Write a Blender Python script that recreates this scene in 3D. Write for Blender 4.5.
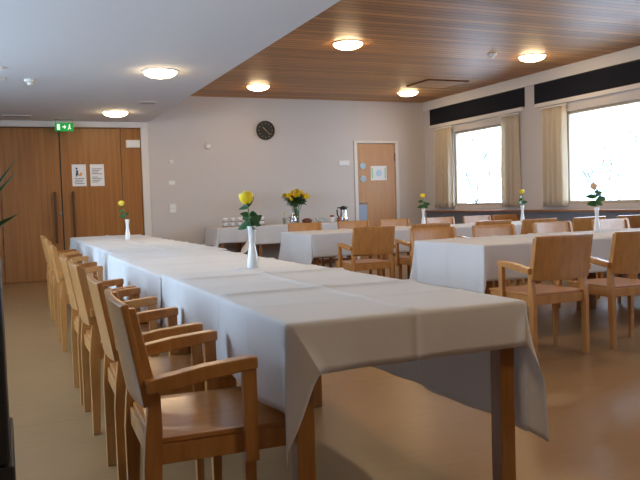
import bpy, bmesh, math, random
from mathutils import Vector, Matrix, Euler
random.seed(7)
PI = math.pi
scene = bpy.context.scene
for o in list(bpy.data.objects):
    bpy.data.objects.remove(o, do_unlink=True)
COL = scene.collection

# ------------------------------------------------------------------ camera
F_PX, YAW, PITCH, ROLL, CAM_H = 739.8, 0.40095, -0.04981, -0.03112, 1.085
fw = Vector((math.sin(YAW) * math.cos(PITCH), math.cos(YAW) * math.cos(PITCH), math.sin(PITCH)))
rt = Vector((math.cos(YAW), -math.sin(YAW), 0))
up = rt.cross(fw)
r2 = math.cos(ROLL) * rt + math.sin(ROLL) * up
u2 = -math.sin(ROLL) * rt + math.cos(ROLL) * up
cd = bpy.data.cameras.new('camera')
cd.sensor_width = 36
cd.lens = F_PX / 640 * 36
cd.clip_start = 0.05
cam = bpy.data.objects.new('camera', cd)
COL.objects.link(cam)
cam.matrix_world = Matrix(((r2.x, u2.x, -fw.x, 0), (r2.y, u2.y, -fw.y, 0), (r2.z, u2.z, -fw.z, CAM_H), (0, 0, 0, 1)))
scene.camera = cam

# ------------------------------------------------------------------ sky, daylight, exposure
world = bpy.data.worlds.new('overcast_sky')
scene.world = world
world.use_nodes = True
bg = world.node_tree.nodes['Background']
bg.inputs[0].default_value = (0.56, 0.77, 1.0, 1)
bg.inputs[1].default_value = 10.5
scene.view_settings.view_transform = 'Standard'
scene.view_settings.look = 'None'
scene.view_settings.gamma = 1
scene.view_settings.use_curve_mapping = False
scene.view_settings.exposure = 0.2
scene.cycles.max_bounces = 8
scene.cycles.diffuse_bounces = 5
scene.cycles.sample_clamp_indirect = 6
LAMP_STRENGTH = 36.0
LAMP_COLOR = (1.0, 0.72, 0.40)

# room dimensions
XL, XR, YB, YF, ZW, ZC, XE = -2.0, 7.435, 12.26, -3.5, 2.485, 2.93, 2.212
WIN_Z0, WIN_Z1 = 0.965, 2.28
WINDOWS = [(9.77, 11.30), (6.55, 8.42), (3.40, 5.30), (0.30, 2.20)]  # last two are out of view, added to let in more daylight
LEFT_WINDOWS = [(2.6, 5.2), (5.8, 8.4)]


def portal(name, loc, rot, sx, sy):
    l = bpy.data.lights.new(name, 'AREA')
    l.shape = 'RECTANGLE'
    l.size, l.size_y = sx, sy
    l.cycles.is_portal = True
    o = bpy.data.objects.new(name, l)
    o.location, o.rotation_euler = loc, rot
    COL.objects.link(o)


for a, b in WINDOWS:
    portal('window_daylight', (XR + 0.20, (a + b) / 2, (WIN_Z0 + WIN_Z1) / 2), (0, PI / 2, 0), WIN_Z1 - WIN_Z0, b - a)
for a, b in LEFT_WINDOWS:
    portal('window_daylight', (XL - 0.16, (a + b) / 2, 1.625), (0, -PI / 2, 0), 1.35, b - a)


# ------------------------------------------------------------------ materials
def srgb(r, g, b):
    f = lambda c: (c / 255 / 12.92) if c / 255 <= 0.04045 else ((c / 255 + 0.055) / 1.055) ** 2.4
    return (f(r), f(g), f(b), 1)


def mat(name, color, rough=0.6, metal=0.0, bump=0.0, bscale=60, spec=0.5, var=0.0, vscale=4.0, trans=0.0):
    m = bpy.data.materials.new(name)
    m.use_nodes = True
    nt = m.node_tree
    p = nt.nodes['Principled BSDF']
    p.inputs['Base Color'].default_value = color
    p.inputs['Roughness'].default_value = rough
    p.inputs['Metallic'].default_value = metal
    p.inputs['Specular IOR Level'].default_value = spec
    if trans:
        p.inputs['Transmission Weight'].default_value = trans
    tc = nt.nodes.new('ShaderNodeTexCoord')
    if var:
        n = nt.nodes.new('ShaderNodeTexNoise')
        n.inputs['Scale'].default_value = vscale
        n.inputs['Detail'].default_value = 4
        nt.links.new(tc.outputs['Object'], n.inputs['Vector'])
        mx = nt.nodes.new('ShaderNodeMix')
        mx.data_type = 'RGBA'
        mx.inputs['A'].default_value = tuple(c * (1 - var) for c in color[:3]) + (1,)
        mx.inputs['B'].default_value = tuple(min(1, c * (1 + var)) for c in color[:3]) + (1,)
        nt.links.new(n.outputs['Fac'], mx.inputs['Factor'])
        nt.links.new(mx.outputs['Result'], p.inputs['Base Color'])
    if bump:
        n = nt.nodes.new('ShaderNodeTexNoise')
        n.inputs['Scale'].default_value = bscale
        n.inputs['Detail'].default_value = 3
        nt.links.new(tc.outputs['Object'], n.inputs['Vector'])
        b = nt.nodes.new('ShaderNodeBump')
        b.inputs['Strength'].default_value = bump
        b.inputs['Distance'].default_value = 0.01
        nt.links.new(n.outputs['Fac'], b.inputs['Height'])
        nt.links.new(b.outputs['Normal'], p.inputs['Normal'])
    return m


def wood(name, c1, c2, grain=(30, 30, 1.5), rough=0.4, coat=0.0):
    """streaky wood: noise stretched along one axis"""
    m = bpy.data.materials.new(name)
    m.use_nodes = True
    nt = m.node_tree
    p = nt.nodes['Principled BSDF']
    tc = nt.nodes.new('ShaderNodeTexCoord')
    mp = nt.nodes.new('ShaderNodeMapping')
    mp.inputs['Scale'].default_value = grain
    n = nt.nodes.new('ShaderNodeTexNoise')
    n.inputs['Scale'].default_value = 1.0
    n.inputs['Detail'].default_value = 5
    n.inputs['Roughness'].default_value = 0.65
    r = nt.nodes.new('ShaderNodeValToRGB')
    r.color_ramp.elements[0].position, r.color_ramp.elements[1].position = 0.3, 0.7
    r.color_ramp.elements[0].color, r.color_ramp.elements[1].color = c1, c2
    nt.links.new(tc.outputs['Object'], mp.inputs['Vector'])
    nt.links.new(mp.outputs['Vector'], n.inputs['Vector'])
    nt.links.new(n.outputs['Fac'], r.inputs['Fac'])
    nt.links.new(r.outputs['Color'], p.inputs['Base Color'])
    p.inputs['Roughness'].default_value = rough
    p.inputs['Coat Weight'].default_value = coat
    p.inputs['Coat Roughness'].default_value = 0.25
    return m


def ceiling_boards():
    m = wood('brown_board_ceiling', srgb(150, 98, 46), srgb(194, 136, 74), (1.2, 26, 30), 0.50, 0.0)
    nt = m.node_tree
    p = nt.nodes['Principled BSDF']
    old = p.inputs['Base Color'].links[0].from_socket
    tc = nt.nodes.new('ShaderNodeTexCoord')
    sep = nt.nodes.new('ShaderNodeSeparateXYZ')
    nt.links.new(tc.outputs['Object'], sep.inputs[0])
    d = nt.nodes.new('ShaderNodeMath'); d.operation = 'DIVIDE'; d.inputs[1].default_value = 0.105
    nt.links.new(sep.outputs['Y'], d.inputs[0])
    fr = nt.nodes.new('ShaderNodeMath'); fr.operation = 'FRACT'
    nt.links.new(d.outputs[0], fr.inputs[0])
    fl = nt.nodes.new('ShaderNodeMath'); fl.operation = 'FLOOR'
    nt.links.new(d.outputs[0], fl.inputs[0])
    wn = nt.nodes.new('ShaderNodeTexWhiteNoise'); wn.noise_dimensions = '1D'
    nt.links.new(fl.outputs[0], wn.inputs['W'])
    gt = nt.nodes.new('ShaderNodeMath'); gt.operation = 'LESS_THAN'; gt.inputs[1].default_value = 0.12
    nt.links.new(fr.outputs[0], gt.inputs[0])
    # tone of each board
    mr = nt.nodes.new('ShaderNodeMapRange')
    mr.inputs['To Min'].default_value, mr.inputs['To Max'].default_value = 0.68, 1.2
    nt.links.new(wn.outputs['Value'], mr.inputs['Value'])
    mul = nt.nodes.new('ShaderNodeMix'); mul.data_type = 'RGBA'; mul.blend_type = 'MULTIPLY'
    mul.inputs['Factor'].default_value = 1
    nt.links.new(old, mul.inputs['A']); nt.links.new(mr.outputs['Result'], mul.inputs['B'])
    mx = nt.nodes.new('ShaderNodeMix'); mx.data_type = 'RGBA'
    nt.links.new(gt.outputs[0], mx.inputs['Factor'])
    nt.links.new(mul.outputs['Result'], mx.inputs['A'])
    mx.inputs['B'].default_value = srgb(92, 56, 30)
    nt.links.new(mx.outputs['Result'], p.inputs['Base Color'])
    b = nt.nodes.new('ShaderNodeBump'); b.inputs['Strength'].default_value = 0.5; b.inputs['Distance'].default_value = 0.01
    b.invert = True
    nt.links.new(gt.outputs[0], b.inputs['Height'])
    nt.links.new(b.outputs['Normal'], p.inputs['Normal'])
    return m


def linoleum():
    m = mat('brown_linoleum', srgb(144, 112, 76), 0.32, var=0.10, vscale=3.0, spec=0.5)
    nt = m.node_tree
    p = nt.nodes['Principled BSDF']
    old = p.inputs['Base Color'].links[0].from_socket
    tc = nt.nodes.new('ShaderNodeTexCoord')
    sep = nt.nodes.new('ShaderNodeSeparateXYZ')
    nt.links.new(tc.outputs['Object'], sep.inputs[0])
    fac = None
    d = nt.nodes.new('ShaderNodeMath'); d.operation = 'DIVIDE'; d.inputs[1].default_value = 2.0
    nt.links.new(sep.outputs['Y'], d.inputs[0])
    fr = nt.nodes.new('ShaderNodeMath'); fr.operation = 'FRACT'
    nt.links.new(d.outputs[0], fr.inputs[0])
    lt = nt.nodes.new('ShaderNodeMath'); lt.operation = 'LESS_THAN'; lt.inputs[1].default_value = 0.003
    nt.links.new(fr.outputs[0], lt.inputs[0])
    mx = nt.nodes.new('ShaderNodeMix'); mx.data_type = 'RGBA'
    nt.links.new(lt.outputs[0], mx.inputs['Factor'])
    nt.links.new(old, mx.inputs['A'])
    mx.inputs['B'].default_value = srgb(112, 80, 52)
    # fine fleck
    n = nt.nodes.new('ShaderNodeTexNoise'); n.inputs['Scale'].default_value = 9; n.inputs['Detail'].default_value = 6
    mp = nt.nodes.new('ShaderNodeMapping'); mp.inputs['Scale'].default_value = (0.6, 3.0, 1)
    nt.links.new(tc.outputs['Object'], mp.inputs['Vector']); nt.links.new(mp.outputs['Vector'], n.inputs['Vector'])
    mr = nt.nodes.new('ShaderNodeMapRange'); mr.inputs['To Min'].default_value, mr.inputs['To Max'].default_value = 0.86, 1.14
    nt.links.new(n.outputs['Fac'], mr.inputs['Value'])
    mul = nt.nodes.new('ShaderNodeMix'); mul.data_type = 'RGBA'; mul.blend_type = 'MULTIPLY'; mul.inputs['Factor'].default_value = 1
    nt.links.new(mx.outputs['Result'], mul.inputs['A']); nt.links.new(mr.outputs['Result'], mul.inputs['B'])
    nt.links.new(mul.outputs['Result'], p.inputs['Base Color'])
    return m


def cloth_material():
    m = mat('white_cotton', srgb(228, 226, 226), 0.85, bump=0.12, bscale=14, spec=0.2)
    nt = m.node_tree
    p = nt.nodes['Principled BSDF']
    tl = nt.nodes.new('ShaderNodeBsdfTranslucent')
    tl.inputs['Color'].default_value = srgb(228, 226, 226)
    ms = nt.nodes.new('ShaderNodeMixShader')
    ms.inputs[0].default_value = 0.22
    out = nt.nodes['Material Output']
    nt.links.new(p.outputs[0], ms.inputs[1]); nt.links.new(tl.outputs[0], ms.inputs[2])
    nt.links.new(ms.outputs[0], out.inputs[0])
    return m


def curtain_material():
    m = mat('beige_curtain', srgb(228, 216, 196), 0.9, bump=0.2, bscale=200, spec=0.1)
    nt = m.node_tree
    p = nt.nodes['Principled BSDF']
    tl = nt.nodes.new('ShaderNodeBsdfTranslucent')
    tl.inputs['Color'].default_value = srgb(230, 218, 198)
    ms = nt.nodes.new('ShaderNodeMixShader')
    ms.inputs[0].default_value = 0.45
    nt.links.new(p.outputs[0], ms.inputs[1]); nt.links.new(tl.outputs[0], ms.inputs[2])
    nt.links.new(ms.outputs[0], nt.nodes['Material Output'].inputs[0])
    return m


def emitter(name, color, strength):
    m = bpy.data.materials.new(name)
    m.use_nodes = True
    p = m.node_tree.nodes['Principled BSDF']
    p.inputs['Base Color'].default_value = (0.9, 0.85, 0.75, 1)
    p.inputs['Emission Color'].default_value = tuple(color) + (1,)
    p.inputs['Emission Strength'].default_value = strength
    return m


def glass_material(name, color=(1, 1, 1, 1), rough=0.0, thin=True):
    """thin clear glass: mostly transparent with a fresnel reflection"""
    m = bpy.data.materials.new(name)
    m.use_nodes = True
    nt = m.node_tree
    nt.nodes.remove(nt.nodes['Principled BSDF'])
    tr = nt.nodes.new('ShaderNodeBsdfTransparent'); tr.inputs[0].default_value = color
    gl = nt.nodes.new('ShaderNodeBsdfGlossy'); gl.inputs['Roughness'].default_value = rough
    fr = nt.nodes.new('ShaderNodeLayerWeight'); fr.inputs['Blend'].default_value = 0.12
    ms = nt.nodes.new('ShaderNodeMixShader')
    nt.links.new(fr.outputs['Facing'], ms.inputs[0]); nt.links.new(tr.outputs[0], ms.inputs[1]); nt.links.new(gl.outputs[0], ms.inputs[2])
    nt.links.new(ms.outputs[0], nt.nodes['Material Output'].inputs[0])
    return m


M = {}
M['wall'] = mat('plaster_wall', srgb(198, 191, 187), 0.8, bump=0.05, bscale=40, spec=0.2)
M['ceiling_white'] = mat('white_ceiling_paint', srgb(212, 213, 216), 0.8, spec=0.2)
M['white_paint'] = mat('white_trim_paint', srgb(214, 208, 202), 0.55)
M['boards'] = ceiling_boards()
M['floor'] = linoleum()
M['oak'] = wood('oak_door_veneer', srgb(134, 84, 36), srgb(164, 110, 52), (22, 22, 0.7), 0.42)
M['oak_dark'] = wood('dark_oak', srgb(96, 56, 24), srgb(120, 72, 32), (22, 22, 1.0), 0.45)
M['alder'] = wood('alder_door_veneer', srgb(172, 122, 74), srgb(192, 142, 90), (18, 18, 0.9), 0.45)
M['beech'] = wood('varnished_beech', srgb(172, 117, 60), srgb(196, 141, 82), (34, 34, 4), 0.30, 0.35)
M['beech_seat'] = wood('varnished_beech_seat', srgb(172, 114, 62), srgb(194, 138, 82), (34, 5, 34), 0.28, 0.3)
M['table_wood'] = wood('table_beech', srgb(140, 94, 48), srgb(162, 114, 62), (34, 34, 4), 0.4)
M['cloth'] = cloth_material()
M['curtain'] = curtain_material()
M['black_panel'] = mat('dark_blue_black_fabric', srgb(24, 26, 36), 0.8, bump=0.1, bscale=120, spec=0.2)
M['black'] = mat('black_plastic', srgb(22, 22, 23), 0.4)
M['planter'] = mat('charcoal_laminate', srgb(44, 46, 50), 0.5)
M['sill'] = wood('brown_sill', srgb(128, 86, 54), srgb(150, 104, 68), (20, 2, 20), 0.4)
M['radiator'] = mat('blue_grey_panel', srgb(112, 114, 122), 0.6)
M['frame'] = mat('beige_window_paint', srgb(176, 160, 138), 0.55)
M['pane'] = glass_material('window_pane_glass')
M['glass'] = glass_material('clear_glass', (0.93, 0.96, 0.95, 1))
M['porcelain'] = mat('white_porcelain', srgb(232, 232, 232), 0.18)
M['chrome'] = mat('polished_steel', srgb(205, 205, 208), 0.16, metal=1.0)
M['steel'] = mat('brushed_metal', srgb(150, 148, 145), 0.35, metal=1.0)
M['bronze'] = mat('dark_bronze_handle', srgb(92, 62, 40), 0.4, metal=0.5)
M['paper'] = mat('white_paper', srgb(226, 226, 228), 0.8)
M['ink'] = mat('grey_ink', srgb(110, 112, 118), 0.8)
M['ink_blue'] = mat('blue_ink', srgb(56, 92, 120), 0.8)
M['ink_orange'] = mat('orange_ink', srgb(222, 160, 92), 0.8)
M['ink_green'] = mat('pale_green_ink', srgb(150, 196, 160), 0.8)
M['sticker'] = mat('pale_blue_disc', srgb(156, 186, 206), 0.35)
M['blue_sheet'] = mat('pale_blue_sheet', srgb(150, 166, 190), 0.6)
M['plastic_white'] = mat('white_plastic', srgb(222, 218, 210), 0.4)
M['exit_green'] = emitter('exit_sign_green', (0.0, 0.35, 0.06), 0.5)
M['exit_green'].node_tree.nodes['Principled BSDF'].inputs['Base Color'].default_value = srgb(0, 140, 50)
M['exit_white'] = emitter('exit_sign_white', (0.8, 0.95, 0.85), 0.6)
M['lamp'] = emitter('opal_lamp_glass', LAMP_COLOR, LAMP_STRENGTH)
M['leaf'] = mat('rose_leaf', srgb(44, 92, 44), 0.45, var=0.25, vscale=30)
M['leaf_dark'] = mat('dark_palm_leaf', srgb(50, 96, 52), 0.4, var=0.25, vscale=20)
M['stem'] = mat('green_stem', srgb(84, 118, 52), 0.5)
M['yellow'] = mat('yellow_petal', srgb(250, 216, 30), 0.6, var=0.12, vscale=40)
M['lemon'] = mat('soft_yellow_petal', srgb(236, 210, 70), 0.6, var=0.12, vscale=40)
M['peach'] = mat('pale_peach_petal', srgb(222, 182, 140), 0.6, var=0.12, vscale=40)
M['brown_glaze'] = mat('brown_glaze', srgb(140, 84, 52), 0.4)
M['basket'] = mat('brown_wicker', srgb(112, 66, 44), 0.7, bump=0.6, bscale=90)
M['tan'] = mat('tan_saucer_glaze', srgb(150, 124, 98), 0.4)
M['snow'] = mat('snow', srgb(238, 242, 248), 0.9)
M['frost'] = mat('dark_bark', srgb(64, 70, 80), 0.9)
M['clock_face'] = mat('black_clock_face', srgb(26, 26, 26), 0.45)
M['brass'] = mat('gold_paint', srgb(190, 160, 90), 0.35, metal=0.8)
M['soil'] = mat('dark_soil', srgb(40, 30, 24), 0.95)


# ------------------------------------------------------------------ mesh helpers
class MB:
    """collects shapes and links them as one mesh object"""
    def __init__(s):
        s.v, s.f, s.sm = [], [], []

    def add(s, v, f, smooth=False, mtx=None):
        k = len(s.v)
        if mtx is not None:
            v = [mtx @ Vector(p) for p in v]
        s.v += [tuple(p) for p in v]
        s.f += [tuple(i + k for i in q) for q in f]
        s.sm += [smooth] * len(f)
        return s

    def box(s, x0, y0, z0, x1, y1, z1, mtx=None):
        v = [(x0, y0, z0), (x1, y0, z0), (x1, y1, z0), (x0, y1, z0), (x0, y0, z1), (x1, y0, z1), (x1, y1, z1), (x0, y1, z1)]
        f = [(0, 3, 2, 1), (4, 5, 6, 7), (0, 1, 5, 4), (1, 2, 6, 5), (2, 3, 7, 6), (3, 0, 4, 7)]
        return s.add(v, f, False, mtx)

    def prism(s, poly, a0, a1, axis='x', mtx=None):
        """poly of 2D points extruded along an axis ('x': poly is (y,z); 'y': (x,z); 'z': (x,y))"""
        n = len(poly)
        mk = {'x': lambda p, a: (a, p[0], p[1]), 'y': lambda p, a: (p[0], a, p[1]), 'z': lambda p, a: (p[0], p[1], a)}[axis]
        v = [mk(p, a0) for p in poly] + [mk(p, a1) for p in poly]
        f = [tuple(range(n))[::-1], tuple(range(n, 2 * n))] + [(i, (i + 1) % n, (i + 1) % n + n, i + n) for i in range(n)]
        return s.add(v, f, False, mtx)

    def lathe(s, prof, seg=24, mtx=None, cap=True, smooth=True):
        v, f = [], []
        for r, z in prof:
            for k in range(seg):
                a = 2 * PI * k / seg
                v.append((r * math.cos(a), r * math.sin(a), z))
        for i in range(len(prof) - 1):
            for k in range(seg):
                f.append((i * seg + k, i * seg + (k + 1) % seg, (i + 1) * seg + (k + 1) % seg, (i + 1) * seg + k))
        s.add(v, f, smooth, mtx)
        if cap:
            k = len(s.v) - len(v)
            s.f.append(tuple(k + i for i in range(seg))[::-1]); s.sm.append(False)
            s.f.append(tuple(k + (len(prof) - 1) * seg + i for i in range(seg))); s.sm.append(False)
        return s

    def tube(s, pts, rad, seg=8, mtx=None):
        pts = [Vector(p) for p in pts]
        n = len(pts)
        rad = rad if isinstance(rad, (list, tuple)) else [rad] * n
        v, f = [], []
        for i, p in enumerate(pts):
            t = (pts[min(i + 1, n - 1)] - pts[max(i - 1, 0)]).normalized()
            h = Vector((0, 0, 1)) if abs(t.z) < 0.9 else Vector((1, 0, 0))
            a = t.cross(h).normalized(); b = t.cross(a)
            for k in range(seg):
                c = 2 * PI * k / seg
                v.append(p + (a * math.cos(c) + b * math.sin(c)) * rad[i])
        for i in range(n - 1):
            for k in range(seg):
                f.append((i * seg + k, i * seg + (k + 1) % seg, (i + 1) * seg + (k + 1) % seg, (i + 1) * seg + k))
        f.append(tuple(range(seg))); f.append(tuple((n - 1) * seg + k for k in range(seg)))
        return s.add(v, f, True, mtx)

    def grid(s, nu, nv, fn, smooth=True, mtx=None):
        v = [fn(i / nu, j / nv) for j in range(nv + 1) for i in range(nu + 1)]
        f = [(j * (nu + 1) + i, j * (nu + 1) + i + 1, (j + 1) * (nu + 1) + i + 1, (j + 1) * (nu + 1) + i) for j in range(nv) for i in range(nu)]
        return s.add(v, f, smooth, mtx)

    def build(s, name, m, parent=None, bevel=0.0, solid=0.0, subsurf=0):
        me = bpy.data.meshes.new(name)
        me.from_pydata(s.v, [], s.f)
        bm = bmesh.new(); bm.from_mesh(me)
        bmesh.ops.recalc_face_normals(bm, faces=bm.faces)
        bm.to_mesh(me); bm.free()
        me.polygons.foreach_set('use_smooth', s.sm)
        me.materials.append(m)
        o = bpy.data.objects.new(name, me)
        COL.objects.link(o)
        if parent:
            o.parent = parent
        if solid:
            md = o.modifiers.new('thickness', 'SOLIDIFY'); md.thickness = solid; md.offset = 0
        if bevel:
            md = o.modifiers.new('soft_edges', 'BEVEL'); md.width = bevel; md.segments = 2; md.limit_method = 'ANGLE'
            md.angle_limit = math.radians(40)
        if subsurf:
            md = o.modifiers.new('smooth', 'SUBSURF'); md.levels = md.render_levels = subsurf
        return o


def tag(o, label, cat, group=None, kind=None):
    o['label'] = label; o['category'] = cat
    if group: o['group'] = group
    if kind: o['kind'] = kind
    return o


def empty(name, loc=(0, 0, 0), rz=0.0):
    o = bpy.data.objects.new(name, None)
    o.empty_display_size = 0.1
    COL.objects.link(o)
    o.location = loc; o.rotation_euler = (0, 0, rz)
    return o


def struct(o):
    o['kind'] = 'structure'
    return o


def copy_tree(o, parent=None):
    c = o.copy(); COL.objects.link(c)
    if parent: c.parent = parent
    for ch in o.children:
        copy_tree(ch, c)
    return c


def box_obj(name, b, m, parent=None, bevel=0.0):
    return MB().box(*b).build(name, m, parent, bevel)


def T(x=0, y=0, z=0, rx=0, ry=0, rz=0, s=1.0):
    return Matrix.Translation((x, y, z)) @ Euler((rx, ry, rz)).to_matrix().to_4x4() @ Matrix.Scale(s, 4)


# ------------------------------------------------------------------ the room
def wall_with_holes(name, x0, x1, y0, y1, z1, holes, m):
    """wall slab along y with rectangular openings (ya, yb, za, zb)"""
    b = MB()
    ys = sorted(holes)
    cur = y0
    for ya, yb, za, zb in ys:
        b.box(x0, cur, 0, x1, ya, z1)
        b.box(x0, ya, 0, x1, yb, za)
        b.box(x0, ya, zb, x1, yb, z1)
        cur = yb
    b.box(x0, cur, 0, x1, y1, z1)
    return struct(b.build(name, m))


struct(MB().box(XL - 0.3, YF - 0.3, -0.12, XR + 0.3, YB + 0.3, 0).build('floor', M['floor']))
# back wall: slightly set back to the right of the nib beside the small door
bw = MB()
bw.box(XL, YB + 0.06, 0, XE + 0.0, YB + 0.3, ZC + 0.15)
bw.box(2.09, YB, 0, 5.92, YB + 0.06, ZC + 0.15)
bw.box(5.92, YB + 0.02, 2.20, XR + 0.3, YB + 0.06, ZC + 0.15)
bw.box(6.85, YB + 0.02, 0, XR + 0.3, YB + 0.06, 2.20)
bw.box(XE, YB + 0.06, 0, XR + 0.3, YB + 0.3, ZC + 0.15)
bw.box(XL, YB, 2.395, 2.09, YB + 0.06, ZC + 0.15)
struct(bw.build('wall_back', M['wall']))
wall_with_holes('wall_right', XR, XR + 0.26, YF, YB + 0.02, ZC + 0.15,
                [(a, b, WIN_Z0, WIN_Z1) for a, b in WINDOWS], M['wall'])
wall_with_holes('wall_left', XL - 0.24, XL, YF, YB + 0.06, ZC + 0.15, [(a, b, 0.95, 2.3) for a, b in LEFT_WINDOWS], M['wall'])
struct(MB().box(XL - 0.3, YF - 0.26, 0, XR + 0.3, YF, ZC + 0.15).build('wall_front', M['oak']))  # unseen wall; brown finish picked to dim the surfaces that face it
struct(MB().box(XL - 0.3, YF - 0.3, ZW, XE, YB, ZC + 0.15).build('ceiling_lower', M['ceiling_white']))
struct(MB().box(XE, YF - 0.3, ZC, XR + 0.02, YB + 0.02, ZC + 0.15).build('ceiling_upper', M['boards']))
# cornice above the double doors and the white casing at their right
struct(MB().box(XL, YB - 0.03, 2.395, 2.15, YB, ZW).build('trim_1', M['white_paint'], None, 0.004))
struct(MB().box(2.085, YB - 0.025, 0, 2.205, YB, ZW).build('trim_2', M['white_paint'], None, 0.004))
# white soffit band at the top of the window wall
struct(MB().box(XR - 0.03, YF, 2.765, XR, YB + 0.01, ZC).build('trim_3', M['white_paint'], None, 0.004))
# lower lip below the dark panels, one per bay
for i, (a, b) in enumerate([(9.33, 12.02), (6.20, 9.02), (3.0, 5.75)]):
    struct(MB().box(XR - 0.045, a, 2.405, XR, b, 2.465).build('trim_%d' % (4 + i), M['white_paint'], None, 0.003))
# baseboards
struct(MB().box(2.21, YB - 0.015, 0, 5.91, YB, 0.07).build('baseboard_back', M['oak_dark']))
struct(MB().box(XL, YF, 0, XL + 0.015, YB, 0.07).build('baseboard_left', M['oak_dark']))

# windows
for i, (a, b) in enumerate(WINDOWS):
    w = struct(empty('window_%d' % (i + 1), (XR + 0.06, (a + b) / 2, WIN_Z0)))
    h, wd, t = WIN_Z1 - WIN_Z0, (b - a) / 2, 0.04
    f = MB().box(-0.03, -wd, 0, 0.03, wd, t).box(-0.03, -wd, h - t, 0.03, wd, h).box(-0.03, -wd, t, 0.03, -wd + t, h - t).box(-0.03, wd - t, t, 0.03, wd, h - t)
    f.build('window_frame', M['frame'], w, 0.004)
    MB().box(-0.004, -wd + t, t, 0.004, wd - t, h - t).build('window_pane', M['pane'], w)
for i, (a, b) in enumerate(LEFT_WINDOWS):
    w = struct(empty('window_%d' % (i + 5), (XL - 0.12, (a + b) / 2, 0.95)))
    h, wd, t = 1.35, (b - a) / 2, 0.055
    f = MB().box(-0.03, -wd, 0, 0.03, wd, t).box(-0.03, -wd, h - t, 0.03, wd, h).box(-0.03, -wd, t, 0.03, -wd + t, h - t).box(-0.03, wd - t, t, 0.03, wd, h - t)
    f.box(-0.03, -0.03, t, 0.03, 0.03, h - t)
    f.build('window_frame', M['frame'], w, 0.004)

# wooden shelf under the windows and the grey casing below it
struct(MB().box(XR - 0.20, 0.0, 0.855, XR, YB - 0.2, 0.885).build('trim_7', M['sill'], None, 0.004))
struct(MB().box(XR - 0.13, 0.0, 0.06, XR, YB - 0.2, 0.855).build('trim_8', M['radiator'], None, 0.004))

# dark panels between the soffit band and the lip
for k, (a, b, lab) in enumerate([(9.30, 12.04, 'long black panel above the window nearer the small wooden door'),
                                 (6.20, 9.06, 'long black panel above the window at the right edge')]):
    v = empty('window_panel', (XR - 0.0, (a + b) / 2, 2.465))
    tag(v, lab, 'wall panel', 'black panels over the windows')
    hw = (b - a) / 2
    MB().box(-0.02, -hw, 0.0, -0.0005, hw, 0.30).build('panel', M['black_panel'], v, 0.004)
    MB().box(-0.024, -hw, 0.0, -0.02, hw, 0.012).box(-0.024, -hw, 0.288, -0.02, hw, 0.30).build('edge_strip', M['black'], v)


# curtains
def curtain(y0, y1, z0, z1, n, label, ph):
    c = empty('curtain', (XR - 0.062, (y0 + y1) / 2, z0))
    tag(c, label, 'curtain', 'beige curtains at the windows')
    hw, h = (y1 - y0) / 2, z1 - z0

    def fn(u, v):
        amp = 0.045 * (0.55 + 0.45 * (1 - v))
        yy = -hw + 2 * hw * u
        yy *= 1 - 0.04 * math.sin(PI * v)
        return (amp * math.sin(2 * PI * n * u + ph + 0.4 * math.sin(3 * v + ph)) + 0.006 * math.sin(17 * u + 5 * v), yy, h * v)
    MB().grid(n * 14, 14, fn).build('curtain_cloth', M['curtain'], c, solid=0.003)
    MB().box(-0.012, -hw - 0.02, h, 0.012, hw + 0.02, h + 0.022).build('curtain_rail', M['white_paint'], c, 0.003)
    return c


curtain(11.27, 11.83, 0.93, 2.365, 5, 'beige curtain nearest the corner beside the small door', 0.3)
curtain(9.40, 9.84, 0.93, 2.365, 4, 'beige curtain left of the wall pillar between the two windows', 1.3)
curtain(8.34, 8.87, 0.93, 2.365, 5, 'beige curtain right of the wall pillar at the large right window', 2.1)

# outside: snow, trees
g = struct(MB().grid(30, 30, lambda u, v: (XR + 1 + 60 * u, -30 + 80 * v, -1.2 + 3.8 * u * u + 0.5 * math.sin(9 * v + 5 * u))).build('ground_snow', M['snow']))


def tree(x, y, z, h, seed, label):
    rnd = random.Random(seed)
    t = empty('tree', (x, y, z))
    tag(t, label, 'tree', 'bare trees outside the windows')
    tr, br = MB(), MB()

    def grow(p, d, L, r, lvl, mb):
        pts, rr = [p], [r]
        q = p.copy(); dd = d.copy()
        for k in range(4):
            dd = (dd + Vector((rnd.uniform(-.18, .18), rnd.uniform(-.18, .18), rnd.uniform(-.05, .12)))).normalized()
            q = q + dd * L / 4
            pts.append(q.copy()); rr.append(r * (1 - 0.16 * (k + 1)))
        mb.tube(pts, rr, 5 if lvl else 8)
        if lvl < 3:
            for k in range(9 if lvl < 2 else 6):
                a = rnd.uniform(0.25, 1.0) if lvl else rnd.uniform(0.3, 1.0)
                i = min(3, int(a * 4)); pp = pts[i].lerp(pts[i + 1], a * 4 - i if a < 1 else 1)
                az, el = rnd.uniform(0, 2 * PI), rnd.uniform(0.15, 0.9)
                nd = Vector((math.cos(az) * math.cos(el), math.sin(az) * math.cos(el), math.sin(el)))
                grow(pp, (nd + dd * 0.5).normalized(), L * rnd.uniform(.5, .68), r * 0.5, lvl + 1, br)
    grow(Vector((0, 0, 0)), Vector((0, 0, 1)), h, h * 0.011, 0, tr)
    tr.build('trunk', M['frost'], t)
    br.build('branches', M['frost'], t)


for i, (x, y, h, lab) in enumerate([(17.0, 24.0, 4.2, 'bare tree seen through the far window, left of its middle'),
                                    (18.0, 22.0, 3.4, 'bare tree seen low through the far window, at its right'),
                                    (17.5, 18.0, 3.2, 'low bare tree behind the peach rose in the right window'),
                                    (19.0, 17.0, 3.6, 'bare tree in the lower middle of the right window'),
                                    (21.0, 17.2, 5.6, 'tall bare tree reaching up the right side of the right window')]):
    tree(x, y, -1.2, h, 3 + i, lab)

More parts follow.
